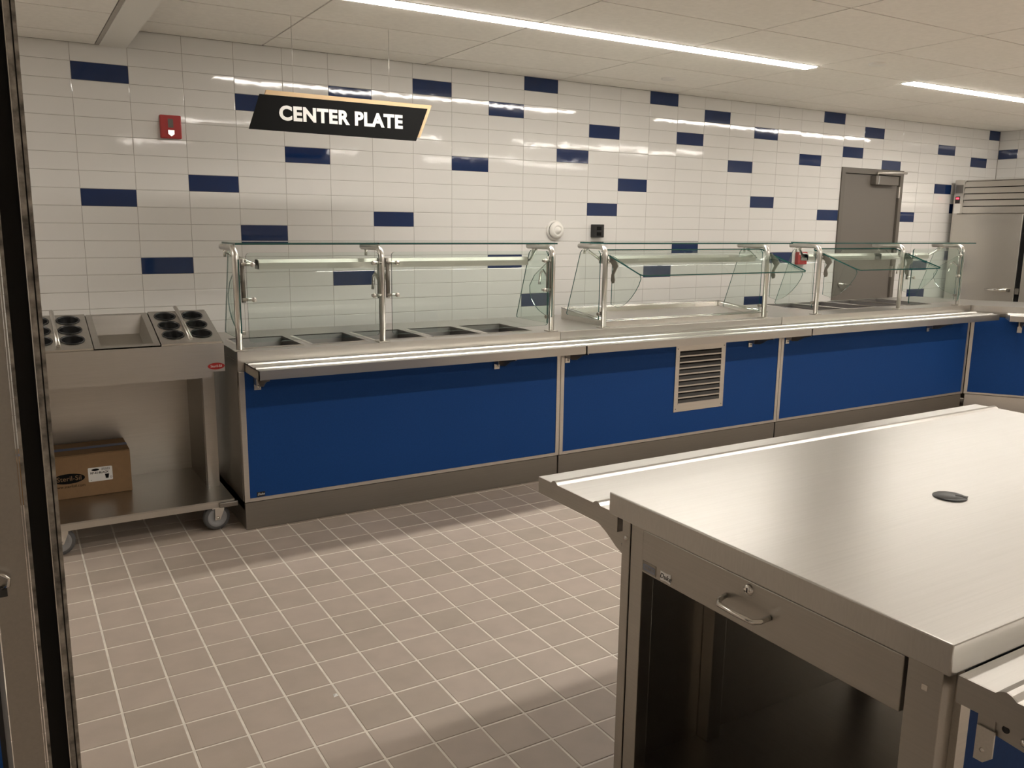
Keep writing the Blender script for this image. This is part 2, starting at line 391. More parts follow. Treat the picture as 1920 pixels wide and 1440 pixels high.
# ================================================================= CEILING LAMPS
def lamp(y, x0, n, label, ZC=ZC):
    L_ = n*GXC; t = thing('linear_ceiling_light', label, 'light', (x0 + L_/2, y, ZC), group='linear ceiling lights')
    hs = MB().box((x0-.012, y-.062, ZC-.003), (x0+L_+.012, y+.062, ZC+.006), 'white_paint'); hs.build('housing', t)
    for k in range(n):
        a, b = x0 + k*GXC + .003, x0 + (k+1)*GXC - .003
        MB().box((a, y-.05, ZC-.0075), (b, y+.05, ZC-.0032), 'lamp_lens').build('lens', t)
lamp(-1.45, 1.115, 3, 'long lit strip light over the left and middle serving counters')
lamp(-1.45, 5.615, 3, 'lit strip light cut off by the right edge, towards the refrigerator')
for y, w_ in ((-4.42, 'above the island counter'), (-7.38, 'behind the viewer')):
    lamp(y, 1.115, 3, 'lit strip light %s, left of the two in line' % w_); lamp(y, 5.615, 3, 'lit strip light %s, right of the two in line' % w_)
lamp(-1.45, -2.14, 1, 'single added strip light, out of view in the lower ceiling on the left', ZL)  # added unseen lamp, brightens the left wall and the cart
for (x, y), lb in zip(((4.02, -.545), (4.775, -1.80)), ('small white disc on the ceiling close to the tiled wall', 'small white disc on the ceiling between the two strip lights')):
    o = MB().lathe([(0,-.012),(.05,-.012),(.056,-.008),(.056,0)], (x, y, ZC), (0,0,1), 'white_paint', 24).build('sprinkler_cover')
    tag(o, lb, 'sprinkler', 'ceiling discs')

# ================================================================= SERVING COUNTERS
YP = -1.546; ZT = .914; ZS = .860; YB = -.72
def slide_profile(y_in, y_out, zt, th=.045):
    d = 1 if y_in > y_out else -1; w = abs(y_in - y_out)      # outline from inner edge to outer edge, two raised beads
    def pt(s, z): return (y_in - d*s, z)
    pts = [pt(0, zt)]
    for c in (.22*w, .76*w):
        pts += [pt(c-.016, zt), pt(c-.008, zt+.006), pt(c, zt+.0085), pt(c+.008, zt+.006), pt(c+.016, zt)]
    return pts + [pt(w, zt), pt(w, zt-th), pt(w-.012, zt-th), pt(w-.012, zt-.006), pt(.012, zt-.006), pt(.012, zt-th), pt(0, zt-th)]
def slide(parent, x0, x1, y_in, y_out, zt):
    mb = MB().prism(slide_profile(y_in, y_out, zt), 0, x0, x1, 'steel_top', 'steel_top')
    for xe in (x0, x1 - .004):
        mb.box((xe, y_in, zt-.045), (xe+.004, y_out, zt-.0005), 'steel')
    return mb.build('tray_slide', parent)
def bracket(parent, x, yp=YP, sgn=1):
    """folding bracket: screw plate on the panel, arm running out under the slide"""
    mb = MB().box((x-.017, yp-.003, .722), (x+.017, yp, .812), 'steel').box((x-.017, yp-.05, .752), (x-.014, yp, .812), 'steel')
    mb.prism([(yp-.01,.812),(yp-.205,.812),(yp-.205,.798),(yp-.15,.785),(yp-.09,.752),(yp-.04,.745),(yp-.01,.760)], 0, x+.002, x+.008, 'steel_dark')
    o = mb.build('slide_bracket', parent)
    MB().lathe([(0,.005),(.006,.004),(.007,0)], (x+.004, yp-.003, .738), (0,-1,0), 'chrome', 8).build('bolt', o); MB().lathe([(0,.006),(.007,.004),(.008,0)], (x+.008, yp-.06, .79), (1,0,0), 'chrome', 8).build('bolt', o)
def well(parent, x0, x1, y0, y1, z, depth):
    mb = MB(); t = .028; zb = z - depth
    a = [(x0,y0),(x1,y0),(x1,y1),(x0,y1)]; b = [(x0+t,y0+t),(x1-t,y0+t),(x1-t,y1-t),(x0+t,y1-t)]
    for k in range(4):
        l = (k+1) % 4; mb.face([(*a[k],z),(*a[l],z),(*b[l],zb),(*b[k],zb)][::-1], 'well_steel')
    mb.face([(*p, zb) for p in b], 'well_steel')
    lip = .012
    o_ = [(x0-lip,y0-lip),(x1+lip,y0-lip),(x1+lip,y1+lip),(x0-lip,y1+lip)]
    for k in range(4):
        l = (k+1) % 4; mb.face([(*o_[k],z+.0008),(*o_[l],z+.0008),(*a[l],z+.005),(*a[k],z+.005)], 'chrome')
        mb.face([(*a[k],z+.005),(*a[l],z+.005),(*a[l],z-.006),(*a[k],z-.006)][::-1], 'chrome')
    return mb.build('food_well', parent)
def top_with_holes(x0, x1, y0, y1, holes, zt, zb):
    """stainless top: strips around the rectangular openings plus its turned-down edge"""
    mb = MB(); hs = sorted(holes)
    if not hs: mb.box((x0,y0,zb), (x1,y1,zt), 'steel_top', .003); return mb
    hy0, hy1 = hs[0][2], hs[0][3]
    mb.box((x0,y0,zb), (x1,y0+.004,zt-.0005), 'steel'); mb.box((x0,y0+.004,zt-.004), (x1,hy0,zt), 'steel_top'); mb.box((x0,hy1,zt-.004), (x1,y1,zt), 'steel_top')
    e = x0
    for h in hs: mb.box((e,hy0,zt-.004), (h[0],hy1,zt), 'steel_top'); e = h[1]
    mb.box((e,hy0,zt-.004), (x1,hy1,zt), 'steel_top'); mb.box((x0,y0+.004,zb), (x0+.004,y1,zt-.004), 'steel_side'); mb.box((x1-.004,y0+.004,zb), (x1,y1,zt-.004), 'steel_side'); mb.box((x0,y1-.004,zb), (x1,y1,zt-.004), 'steel')
    return mb
def counter(label, x0, x1, wells, brackets, left_end=False, sx0=None, sx1=None):
    t = thing('serving_counter', label, 'counter', ((x0+x1)/2, (YP+YB)/2, 0), group='serving counters along the tiled wall')
    g = .0015; x0 += g; x1 -= g; zb = .866
    top_with_holes(x0, x1, YP+.012, YB, wells, ZT, zb).build('countertop', t)
    for w in wells: well(t, *w, ZT, .15)
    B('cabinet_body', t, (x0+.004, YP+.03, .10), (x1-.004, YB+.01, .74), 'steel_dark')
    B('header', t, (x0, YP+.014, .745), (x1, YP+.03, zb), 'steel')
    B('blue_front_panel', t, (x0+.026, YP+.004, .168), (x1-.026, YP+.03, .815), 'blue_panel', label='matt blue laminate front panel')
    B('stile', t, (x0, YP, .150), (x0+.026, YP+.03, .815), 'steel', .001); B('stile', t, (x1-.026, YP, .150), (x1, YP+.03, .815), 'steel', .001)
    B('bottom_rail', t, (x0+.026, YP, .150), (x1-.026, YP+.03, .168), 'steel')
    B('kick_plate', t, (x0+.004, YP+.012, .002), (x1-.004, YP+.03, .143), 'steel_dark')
    if left_end:
        B('end_panel', t, (x0-.002, YP+.03, .15), (x0+.004, YB+.01, .866), 'steel_dark')  # darker steel here stands in for the shade between cart and counter
        B('kick_end', t, (x0+.004, YP+.03, .002), (x0+.012, YB+.03, .146), 'steel_dark')
    slide(t, sx0 or x0, sx1 or x1, YP+.008, -1.806, ZS)
    for b in brackets: bracket(t, b)
    return t
u1 = counter('left serving counter with five food wells, beside the steel cutlery cart', .512, 2.412, [(x, x+.29, -1.43, -1.06) for x in (.575,.925,1.273,1.622,1.970)], (.60, 1.965), True, .545)
bd = MB().box((.575, YP+.001, .172), (.615, YP+.004, .195), 'black').build('maker_plate', u1, 'small black maker plate'); put_text('maker_name', bd, 'Duke', .016, 'white_letter', T(.595, YP+.0005, .184) @ FACE_FRONT, depth=.001, shear=.3)
u2 = counter('middle serving counter with a raised frost top and louvred vent', 2.412, 4.322, [], (2.458, 4.005))
# raised sloping cold pan
fx0, fx1, fy0, fy1, fz0, fz1 = 2.825, 4.285, -1.43, -.93, .942, .985
def fz(y, d=0): return fz0 + (fz1-fz0)*(y-fy0)/(fy1-fy0) - d
mb = MB(); r = .04; dp = .026
oc = [(fx0,fy0),(fx1,fy0),(fx1,fy1),(fx0,fy1)]; ic = [(fx0+r,fy0+r),(fx1-r,fy0+r),(fx1-r,fy1-r),(fx0+r,fy1-r)]; jc = [(fx0+r+.02,fy0+r+.02),(fx1-r-.02,fy0+r+.02),(fx1-r-.02,fy1-r-.02),(fx0+r+.02,fy1-r-.02)]
for k in range(4):
    l = (k+1) % 4
    mb.face([(*oc[k],ZT),(*oc[l],ZT),(*oc[l],fz(oc[l][1])),(*oc[k],fz(oc[k][1]))], 'steel')
    mb.face([(*oc[k],fz(oc[k][1])),(*oc[l],fz(oc[l][1])),(*ic[l],fz(ic[l][1])),(*ic[k],fz(ic[k][1]))], 'steel_top')
    mb.face([(*ic[k],fz(ic[k][1])),(*ic[l],fz(ic[l][1])),(*jc[l],fz(jc[l][1],dp)),(*jc[k],fz(jc[k][1],dp))], 'chrome')
mb.face([(*p, fz(p[1], dp)) for p in jc], 'steel_top')
mb.build('frost_top', u2)
bead = MB()
for k in range(4):
    p, q = oc[k], oc[(k+1) % 4]; bead.tube([(*p, fz(p[1])+.001), (*q, fz(q[1])+.001)], .004, 'chrome', 8)
    p, q = ic[k], ic[(k+1) % 4]; bead.tube([(*p, fz(p[1])+.001), (*q, fz(q[1])+.001)], .003, 'chrome', 8)
bead.build('frost_top_rim', u2)
vx0, vx1, vz0, vz1 = 3.325, 3.772, .323, .771; yv = YP + .004
gr = MB(); yf = yv - .006
ix0, ix1 = vx0+.034, vx1-.038
gr.box((vx0,yf,vz0),(ix0,yv,vz1),'steel').box((ix1,yf,vz0),(vx1,yv,vz1),'steel')
zz = [vz0+.048 + k*.0402 for k in range(10)]
gr.box((ix0,yf,vz0),(ix1,yv,zz[0]),'steel').box((ix0,yf,zz[9]),(ix1,yv,vz1),'steel')
vent = gr.build('vent_frame', u2)
B('vent_backing', u2, (ix0, yv-.0008, zz[0]), (ix1, yv-.0002, zz[9]), 'black_matte')
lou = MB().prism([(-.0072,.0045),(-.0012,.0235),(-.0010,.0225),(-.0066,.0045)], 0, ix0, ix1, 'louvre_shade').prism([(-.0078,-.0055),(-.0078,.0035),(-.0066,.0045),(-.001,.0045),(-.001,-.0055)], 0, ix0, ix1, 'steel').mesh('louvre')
for k in range(9):
    o = bpy.data.objects.new('louvre', lou); COL.objects.link(o); o.location = (0, yv, zz[k]+.006); o.parent = vent; o.location = (0, yv, zz[k]+.006)
for x in (vx0+.017, vx1-.017):
    for z in (vz0+.02, vz1-.022): MB().lathe([(0,.002),(.004,.0015),(.005,0)], (x, yf, z), (0,-1,0), 'steel_dark', 8).build('screw', vent)
u3 = counter('right serving counter with four food wells, next to the angled corner counter', 4.322, 6.634, [(x, x+.315, -1.32, -.80) for x in (4.93,5.31,5.69,6.07)], (4.378, 6.04), False, None, 6.60)

# ---- angled corner counter
a = math.atan2(-.361, .267); ca = thing('corner_counter', 'plain steel-topped blue counter angled across the corner below the refrigerator', 'counter', (6.640, -1.550, 0), a)
MA = T(6.640, -1.550, 0) @ Matrix.Rotation(a, 4, 'Z')
def A(name, p, q, m, c=0.0, par=ca): return MB().box(p, q, m, c).xf(MA).build(name, par)
LW = 2.2
CP = [(6.638,-1.562),(7.937,-3.326),(8.45,-2.95),(7.20,-1.26),(7.05,-.72),(6.638,-.72)]
MB().prism(CP, 2, .866, ZT, 'steel_top', 'steel').build('countertop', ca)
MB().prism([(6.68,-1.54),(7.96,-3.28),(8.42,-2.93),(7.17,-1.26),(7.02,-.75),(6.68,-.75)], 2, .10, .80, 'steel_dark').build('cabinet_body', ca)
A('kick_plate', (.012, .014, .002), (LW, .03, .143), 'steel')
for s0, s1 in ((0, .455), (.455, 1.35), (1.35, LW)):
    A('stile', (s0, 0, .150), (s0+.026, .03, .82), 'steel'); A('bottom_rail', (s0+.026, 0, .150), (s1, .03, .166), 'steel')
    A('blue_front_panel', (s0+.026, .004, .166), (s1, .03, .82), 'blue_panel')
mbs = MB().prism(slide_profile(-.016, -.27, ZS), 0, .25, LW, 'steel_top').box((.246,-.27,ZS-.045),(.25,-.016,ZS-.0005),'steel').xf(MA).build('tray_slide', ca)
mbb = MB().box((.345,-.003,.70),(.38,.004,.812),'steel').box((.345,-.05,.752),(.348,0,.812),'steel').prism([(-.01,.812),(-.2,.812),(-.2,.80),(-.09,.752),(-.01,.76)],0,.36,.366,'steel_dark').xf(MA).build('slide_bracket', ca)

# ================================================================= SNEEZE GUARDS
GT = 1.428
def pane(name, parent, poly, axis, a, b, label=None):
    return MB().prism(poly, axis, a, b, 'glass', 'glass_edge').build(name, parent, label)
def rrect(x0, x1, z0, z1, r=.02):
    p = []
    for cx, cz, s in ((x1-r,z0+r,-90),(x1-r,z1-r,0),(x0+r,z1-r,90),(x0+r,z0+r,180)): p += arc(cx, cz, r, s, s+90, 4)
    return p
def guard(label, posts, top, lamps, flips, sides, arms_dir=1):
    """posts: x list; top: list of (x0,x1) panes; lamps: (x0,x1); flips: (x0,x1,down?); sides: x of end glass"""
    yq = -1.492; t = thing('sneeze_guard', label, 'sneeze guard', (sum(posts)/len(posts), yq, ZT), group='glass sneeze guards on the serving counters')
    pr = .0165
    for x in posts:
        p = [(x, yq, ZT), (x, yq, 1.36)] + [(x, yq + .055*(1-math.cos(R(d))), 1.36 + .053*math.sin(R(d))) for d in (15,30,45,60,75,90)] + [(x, -1.215, 1.413)]
        po = MB().tube(p, pr, 'satin_tube', 14).build('post', t)
        MB().box((x-.032, yq-.032, ZT), (x+.032, yq+.032, ZT+.006), 'steel', .002).build('base_plate', po)
        MB().box((x-.012, -1.36, 1.405), (x+.012, -1.23, 1.4265), 'steel').tube([(x,-1.27,1.40),(x,-1.27,1.365)], .008, 'chrome', 8).build('glass_clamp', po)
    for x0, x1 in top:
        pane('top_glass', t, [(x0,-1.455),(x1,-1.455),(x1,-1.165),(x0,-1.165)], 2, GT, GT+.0095, 'green-edged flat glass shelf')
    for x0, x1 in lamps:
        yl = -1.235; hl = MB().prism([(yl-.034,1.298),(yl-.034,1.330),(yl-.022,1.348),(yl+.022,1.348),(yl+.034,1.330),(yl+.034,1.298),(yl+.028,1.298),(yl+.024,1.322),(yl-.024,1.322),(yl-.028,1.298)], 0, x0, x1, 'steel').box((x0,yl-.034,1.298),(x0+.004,yl+.034,1.345),'steel_side').box((x1-.004,yl-.034,1.298),(x1,yl+.034,1.345),'steel_side').build('heat_lamp', t, 'brushed steel heat lamp bar under the glass shelf')
    ends = (lamps[0][0], lamps[-1][1])
    for xe, s in ((ends[0], -1), (ends[1], 1)):
        xa = posts[0] if s < 0 else posts[-1]
        MB().tube([(xe, -1.235, 1.325), (xe + s*.03, -1.245, 1.328), (xa + (-s)*.0, -1.30, 1.39), (xa, -1.325, 1.412)], .010, 'chrome', 10).build('lamp_arm', t)
    for x0, x1, down in flips:
        yh = -1.512
        if down:
            pane('front_glass', t, rrect(x0, x1, .954, 1.392), 1, yh, yh-.0085, 'clear front glass lowered to the counter')
            for xg in ([posts[0]+.006] if abs(x0-posts[0]) < .06 else []) + ([posts[-1]-.014] if abs(x1-posts[-1]) < .06 else []):
                pane('wing_glass', t, [(yh,1.36),(yh,1.0)] + [(yh + .26*math.sin(R(d))*.98, 1.16 - .16*math.cos(R(d))) for d in (5,20,35,50,65,80,95)] + [(yh+.20,1.24)], 0, xg, xg+.006)
            for xg, s in ((x0, 1), (x1, -1)):
                for z in (1.335, 1.165): MB().tube([(xg-s*.02, yh+.01, z), (xg+s*.035, yh+.01, z)], .008, 'steel', 8).lathe([(0,.012),(.012,.010),(.012,0),(0,0)], (xg+s*.03, yh-.0065, z), (0,-1,0), 'steel', 12).build('glass_clamp', t)
                MB().tube([(xg-s*.012, yh+.03, 1.34), (xg-s*.012, yh+.03, 1.24), (xg-s*.012, yh+.075, 1.275), (xg-s*.012, yh+.10, 1.262), (xg-s*.012, yh+.115, 1.19)], .008, 'chrome', 8).tube([(xg-s*.012, yh+.02, 1.36),(xg-s*.012, yh+.02, 1.15)], .011, 'steel_dark', 8).build('pivot_arm', t)
        else:
            yi, zi, yo, zo = -1.395, 1.388, -1.815, 1.250
            dy, dz = yo-yi, zo-zi; L_ = math.hypot(dy, dz); nx, nz = -dz/L_, dy/L_     # pane normal in the y-z plane
            mb = MB(); prof = rrect(x0, x1, 0, L_, .028); th = .0085
            v = []
            for off in (0, th):
                v += [(px, yi + dy/L_*s_ + nx*off*(-1), zi + dz/L_*s_ + nz*off*(-1)) for px, s_ in prof]
            n = len(prof)
            mb.add(v, [tuple(range(n))[::-1], tuple(range(n, 2*n))], 'glass')
            mb.add(v, [(k, (k+1)%n, n+(k+1)%n, n+k) for k in range(n)], 'glass_edge')
            mb.build('front_glass', t, 'clear front glass swung up to serve yourself')
            for xg in (x0+.012, x1-.018):
                pane('wing_glass', t, [(-1.51,1.36),(-1.51,1.06),(-1.58,1.045),(-1.625,1.06),(-1.668,1.085),(-1.71,1.12),(-1.745,1.158),(-1.775,1.20),(-1.79,1.235),(-1.78,1.256)], 0, xg, xg+.006)
            for xg, s in ((x0, 1), (x1, -1)):
                xa = xg + s*.008
                MB().prism([(-1.475,1.345),(-1.50,1.365),(-1.56,1.325),(-1.575,1.300),(-1.555,1.275),(-1.535,1.245),(-1.545,1.215),(-1.54,1.195),(-1.52,1.19),(-1.508,1.21),(-1.512,1.245),(-1.53,1.28),(-1.505,1.315),(-1.475,1.325)], 0, xa, xa+.006, 'steel_dark').build('pivot_arm', t)
                MB().tube([(xa-s*.02,-1.44,1.372),(xa-s*.02,-1.44,1.34)], .014, 'steel', 10).tube([(xa-s*.025,-1.44,1.335),(xa+s*.02,-1.50,1.335)], .013, 'steel', 10).build('pivot_hub', t)
    for x in sides:
        pane('side_glass', t, [(-1.468,.962),(-1.468,1.37),(-1.448,1.390),(-1.275,1.390),(-1.255,1.372),(-1.115,.97),(-1.125,.962)], 0, x, x+.0065, 'slanted end pane')
        for z in (1.0,): MB().tube([(x-.012,-1.475,z),(x+.019,-1.475,z)], .011, 'steel_dark', 10).build('glass_clamp', t)
    return t
guard('left sneeze guard with its two front panes closed down', [.535, 1.288, 2.372], [(.545,1.283),(1.293,2.43)], [(.70,1.36),(1.42,2.34)], [(.578,1.262,True),(1.334,2.33,True)], [.550, 2.352])
guard('middle sneeze guard with raised front pane over the frost top', [2.762, 4.178], [(2.80,4.47)], [(2.93,4.30)], [(2.788,4.215,False)], [2.738, 4.15])
guard('right sneeze guard, one front pane raised and one closed', [4.722, 5.700, 6.500], [(4.78,5.70),(5.71,6.74)], [(4.86,5.66),(5.74,6.38)], [(4.748,5.72,False),(5.79,6.46,True)], [4.70, 6.478])

# ================================================================= ISLAND COUNTER (near right)
isl = thing('island_counter', 'large steel island counter with a drawer, open shelf and tray slides, in the foreground', 'counter', (1.8, -4.6, 0))
IX0, IX1, IY0, IY1 = .772, 2.90, -5.035, -4.168
MB().box((IX0, IY0, .859), (IX1, IY1, ZT), 'steel_top', .003).build('countertop', isl)
gm = MB().lathe([(0,.004),(.034,.004),(.038,.002),(.038,0)], (1.463,-4.594,ZT), (0,0,1), 'black', 32).build('cable_grommet', isl, 'round black plastic cable grommet')
MB().prism([(1.478,-4.628),(1.492,-4.622),(1.487,-4.606),(1.478,-4.598),(1.472,-4.603),(1.479,-4.612)], 2, ZT+.004, ZT+.0048, 'black_slot').build('cable_slot', gm)
B('corner_post', isl, (IX0+.012, -4.236, .002), (IX0+.05, -4.207, .859), 'steel_side', .0015)
B('corner_post', isl, (IX0+.014, -4.283, .002), (IX0+.05, -4.239, .859), 'steel_side', .0015)
B('corner_post', isl, (IX0+.012, -5.018, .002), (IX0+.05, -4.957, .859), 'steel_side', .0015)
B('bolt', isl, (IX0+.0105, -4.995, .812), (IX0+.012, -4.985, .822), 'chrome')
dw = MB().box((IX0+.010, -4.951, .752), (IX0+.028, -4.286, .854), 'steel_side', .002).build('drawer', isl)
MB().tube([(IX0+.010,-4.552,.800),(IX0-.012,-4.555,.796),(IX0-.022,-4.566,.793),(IX0-.024,-4.61,.793),(IX0-.022,-4.655,.793),(IX0-.012,-4.666,.796),(IX0+.010,-4.669,.800)], .0055, 'chrome', 10).build('handle', dw, 'chrome bow handle')
lk = MB().lathe([(.0,.006),(.009,.006),(.0115,.003),(.0125,0)], (IX0+.010,-4.612,.836), (-1,0,0), 'chrome', 20).build('lock', dw, 'round chrome keyed lock')
B('keyhole', dw, (IX0+.0035,-4.6135,.831), (IX0+.0042,-4.6105,.841), 'black')
st1 = B('plate_sticker', dw, (IX0+.0092, -4.336, .757), (IX0+.010, -4.289, .782), 'steel_dark'); 
MB().prism(rrect(-4.333,-4.292,.760,.776,.004), 0, IX0+.0088, IX0+.0092, 'sticker_blue').build('badge_print', dw)
for k in range(7): MB().box((IX0+.0085, -4.298-k*.0048, .765), (IX0+.0088, -4.3005-k*.0048, .771+.001*(k%3)), 'steel_dark').build('badge_stroke', dw)
stk = MB().prism([(-4.352,.780),(-4.374,.779),(-4.386,.781),(-4.386,.757),(-4.372,.760),(-4.352,.758)], 0, IX0+.0090, IX0+.010, 'white_letter').build('maker_sticker', dw, 'small white maker sticker')
put_text('maker_name', dw, 'Duke', .017, 'black', T(IX0+.0084, -4.369, .769) @ FACE_LEFT, depth=.0006, shear=.3)
# open interior
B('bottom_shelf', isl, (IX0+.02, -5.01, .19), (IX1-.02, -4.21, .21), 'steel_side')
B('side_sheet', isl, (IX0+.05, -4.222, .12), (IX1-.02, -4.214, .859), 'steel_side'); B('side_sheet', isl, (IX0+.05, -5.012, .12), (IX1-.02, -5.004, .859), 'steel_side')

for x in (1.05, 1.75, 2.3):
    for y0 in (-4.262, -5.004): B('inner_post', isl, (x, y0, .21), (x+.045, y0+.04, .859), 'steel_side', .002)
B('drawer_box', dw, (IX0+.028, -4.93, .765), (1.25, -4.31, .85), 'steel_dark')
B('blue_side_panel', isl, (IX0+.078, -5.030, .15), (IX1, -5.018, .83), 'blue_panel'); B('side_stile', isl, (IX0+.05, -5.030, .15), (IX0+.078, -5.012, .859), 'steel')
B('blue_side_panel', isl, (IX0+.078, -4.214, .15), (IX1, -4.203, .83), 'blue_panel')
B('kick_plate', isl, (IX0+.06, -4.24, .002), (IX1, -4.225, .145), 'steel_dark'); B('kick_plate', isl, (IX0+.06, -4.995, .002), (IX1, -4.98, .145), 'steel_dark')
mbp = MB().prism(slide_profile(-3.834, -4.186, ZS), 0, .789, 2.852, 'steel_top')
prof_end = [p for p in slide_profile(-3.834, -4.186, ZS)[:12]]
mbp.prism(prof_end + [(-4.186, ZS-.045), (-3.834, ZS-.045)], 0, .785, .789, 'steel_side').build('tray_slide', isl)
mbp = MB().prism(slide_profile(-5.038, -5.372, ZS), 0, .794, IX1, 'steel_top')
prof_end = [p for p in slide_profile(-5.038, -5.372, ZS)[:12]]
mbp.prism(prof_end + [(-5.372, ZS-.045), (-5.038, ZS-.045)], 0, .790, .794, 'steel_side').build('tray_slide', isl)
# curved bracket below the far slide
cv = [(-4.206,.815),(-4.045,.815),(-4.072,.810),(-4.098,.803),(-4.122,.793),(-4.145,.780),(-4.165,.768),(-4.186,.760),(-4.206,.756)]
bk = MB().prism(cv, 0, .800, .804, 'steel_side').build('slide_bracket', isl)
for y, z in ((-4.196,.783),): MB().lathe([(0,.005),(.006,.004),(.008,0)], (.800, y, z), (-1,0,0), 'chrome', 10).build('bolt', bk)
MB().lathe([(0,.004),(.0055,.003),(.0065,0)], (IX0+.012, -4.222, .812), (-1,0,0), 'chrome', 10).build('bolt', isl)
# bracket below the near slide
bk = MB().prism([(-5.066,.815),(-5.372,.815),(-5.372,.722),(-5.30,.722),(-5.22,.742),(-5.17,.764),(-5.066,.775)], 0, .825, .829, 'steel_side').box((.822,-5.085,.742),(.825,-5.058,.815),'steel_side').prism([(-5.06,.78),(-5.06,.722),(-5.075,.722),(-5.088,.735),(-5.088,.78)],0,.818,.8215,'steel').build('slide_bracket', isl)
for y, z, r_ in ((-5.072,.742,.005),(-5.130,.785,.008),(-5.165,.779,.008)): MB().lathe([(0,.006),(r_*.7,.005),(r_,0)], (.8215 if r_ < .006 else .825, y, z), (-1,0,0), 'chrome', 12).build('bolt', bk)
MB().lathe([(0,.0006),(.006,.0006),(.006,0)], (.825, -5.10, .790), (-1,0,0), 'black', 12).build('bolt_hole', bk)

# ================================================================= CUTLERY CART
ct = thing('cutlery_cart', 'steel cutlery cart on casters with two cup racks and a trough', 'cart', (.035, -1.12, 0))
CX0, CX1 = -.398, .466; SL = .30
def cz_(y): return .955 + SL*(y + 1.46)
sk = MB().box((CX0,-1.465,.815),(CX1,-1.459,.953),'steel').prism([(-1.459,.815),(-1.459,.955),(-1.066,1.073),(-.80,1.0),(-.80,.815)],0,CX0,CX0+.006,'steel_side').prism([(-1.459,.815),(-1.459,.955),(-1.066,1.073),(-.80,1.0),(-.80,.815)],0,CX1-.006,CX1,'steel_side')
sk.box((CX0,-.806,.815),(CX1,-.80,1.0),'steel').prism([(-1.066,1.07),(-.80,.997),(-.80,1.0),(-1.066,1.073)],0,CX0+.006,CX1-.006,'steel').box((CX0+.006,-1.459,.815),(CX1-.006,-.806,.822),'steel_dark')
sk.build('top_frame', ct)
B('lower_rail', ct, (CX0+.02,-1.452,.785), (CX1-.06,-1.446,.818), 'steel')
# inclined inserts, built flat then tipped
MT = T(0,-1.46,.957) @ Matrix.Rotation(math.atan(SL), 4, 'X')
LD = .412
def rack(x0, x1, name):
    """rack plate with six round holes"""
    holes = [(x0 + w*(x1-x0), s) for w in (.255,.725) for s in (.107,.223,.340)]; hr = .0475
    bm = MB(); n = 24
    xs_ = [x0, (x0+x1)/2, x1]; ss = [0, .165, .2815, LD]
    for i, xa in enumerate((x0, (x0+x1)/2)):
        xb = ((x0+x1)/2, x1)[i]
        for j in range(3):
            sa, sb = ss[j], ss[j+1]; hx, hs_ = holes[i*3+j]
            ring = [(hx + hr*math.cos(2*math.pi*k/n), hs_ + hr*math.sin(2*math.pi*k/n)) for k in range(n)]
            sq = []
            for k in range(n):
                a_ = 2*math.pi*k/n; dx, dy = math.cos(a_), math.sin(a_)
                tx = ((xb-hx)/dx if dx > 1e-9 else (xa-hx)/dx if dx < -1e-9 else 1e9); ty = ((sb-hs_)/dy if dy > 1e-9 else (sa-hs_)/dy if dy < -1e-9 else 1e9)
                t_ = min(tx, ty); sq.append((hx+dx*t_, hs_+dy*t_))
            for k in range(n):
                l = (k+1) % n; bm.face([(*ring[k],.006),(*sq[k],.006),(*sq[l],.006),(*ring[l],.006)], 'steel_top')
                bm.face([(*ring[k],.006),(*ring[l],.006),(*ring[l],-.01),(*ring[k],-.01)], 'steel')
            for cxn, csn in ((xa,sa),(xb,sa),(xb,sb),(xa,sb)):    # fill the square's corners
                ks = min(range(n), key=lambda k: math.atan2(0,1)*0 + (math.cos(2*math.pi*k/n)-(1 if cxn>hx else -1)*.7)**2 + (math.sin(2*math.pi*k/n)-(1 if csn>hs_ else -1)*.7)**2)
                near = sorted(range(n), key=lambda k: (sq[k][0]-cxn)**2 + (sq[k][1]-csn)**2)
                kx = min((k for k in range(n) if abs(sq[k][0]-cxn) < 1e-6), key=lambda k: abs(sq[k][1]-csn), default=None); ky = min((k for k in range(n) if abs(sq[k][1]-csn) < 1e-6), key=lambda k: abs(sq[k][0]-cxn), default=None)
                if kx is not None and ky is not None and kx != ky: bm.face([(*sq[kx],.006),(cxn,csn,.006),(*sq[ky],.006)], 'steel_top')
    bm.box((x0,0,-.004),(x1,.003,.006),'steel').box((x0,LD-.003,-.004),(x1,LD,.006),'steel').box((x0,.003,-.004),(x0+.002,LD-.003,.0058),'steel_side').box((x1-.002,.003,-.004),(x1,LD-.003,.0058),'steel_side')
    rk = bm.xf(MT).build(name, ct)
    xm = (x0+x1)/2
    MB().tube([(xm,-.0+.03,.012),(xm,.2,.014),(xm,LD+.028,.014)], .010, 'steel', 12).xf(MT).build('divider_bar', ct)
    return holes
hl = rack(CX0+.010, -.108, 'cup_rack'); hr_ = rack(.182, CX1-.006, 'cup_rack')
tr = MB(); tx0, tx1 = -.104, .178
o_ = [(tx0,0),(tx1,0),(tx1,LD),(tx0,LD)]; i_ = [(tx0+.028,.028),(tx1-.028,.028),(tx1-.028,LD-.02),(tx0+.028,LD-.02)]; d_ = [(tx0+.045,.06),(tx1-.045,.06),(tx1-.045,LD-.06),(tx0+.045,LD-.06)]
for k in range(4):
    l = (k+1) % 4
    tr.face([(*o_[k],.002),(*o_[l],.002),(*i_[l],.002),(*i_[k],.002)], 'steel_top'); tr.face([(*i_[k],.002),(*i_[l],.002),(*d_[l],-.085),(*d_[k],-.085)], 'steel_top')
tr.face([(*p,-.085) for p in d_], 'steel_top'); tr.xf(MT).build('trough', ct)
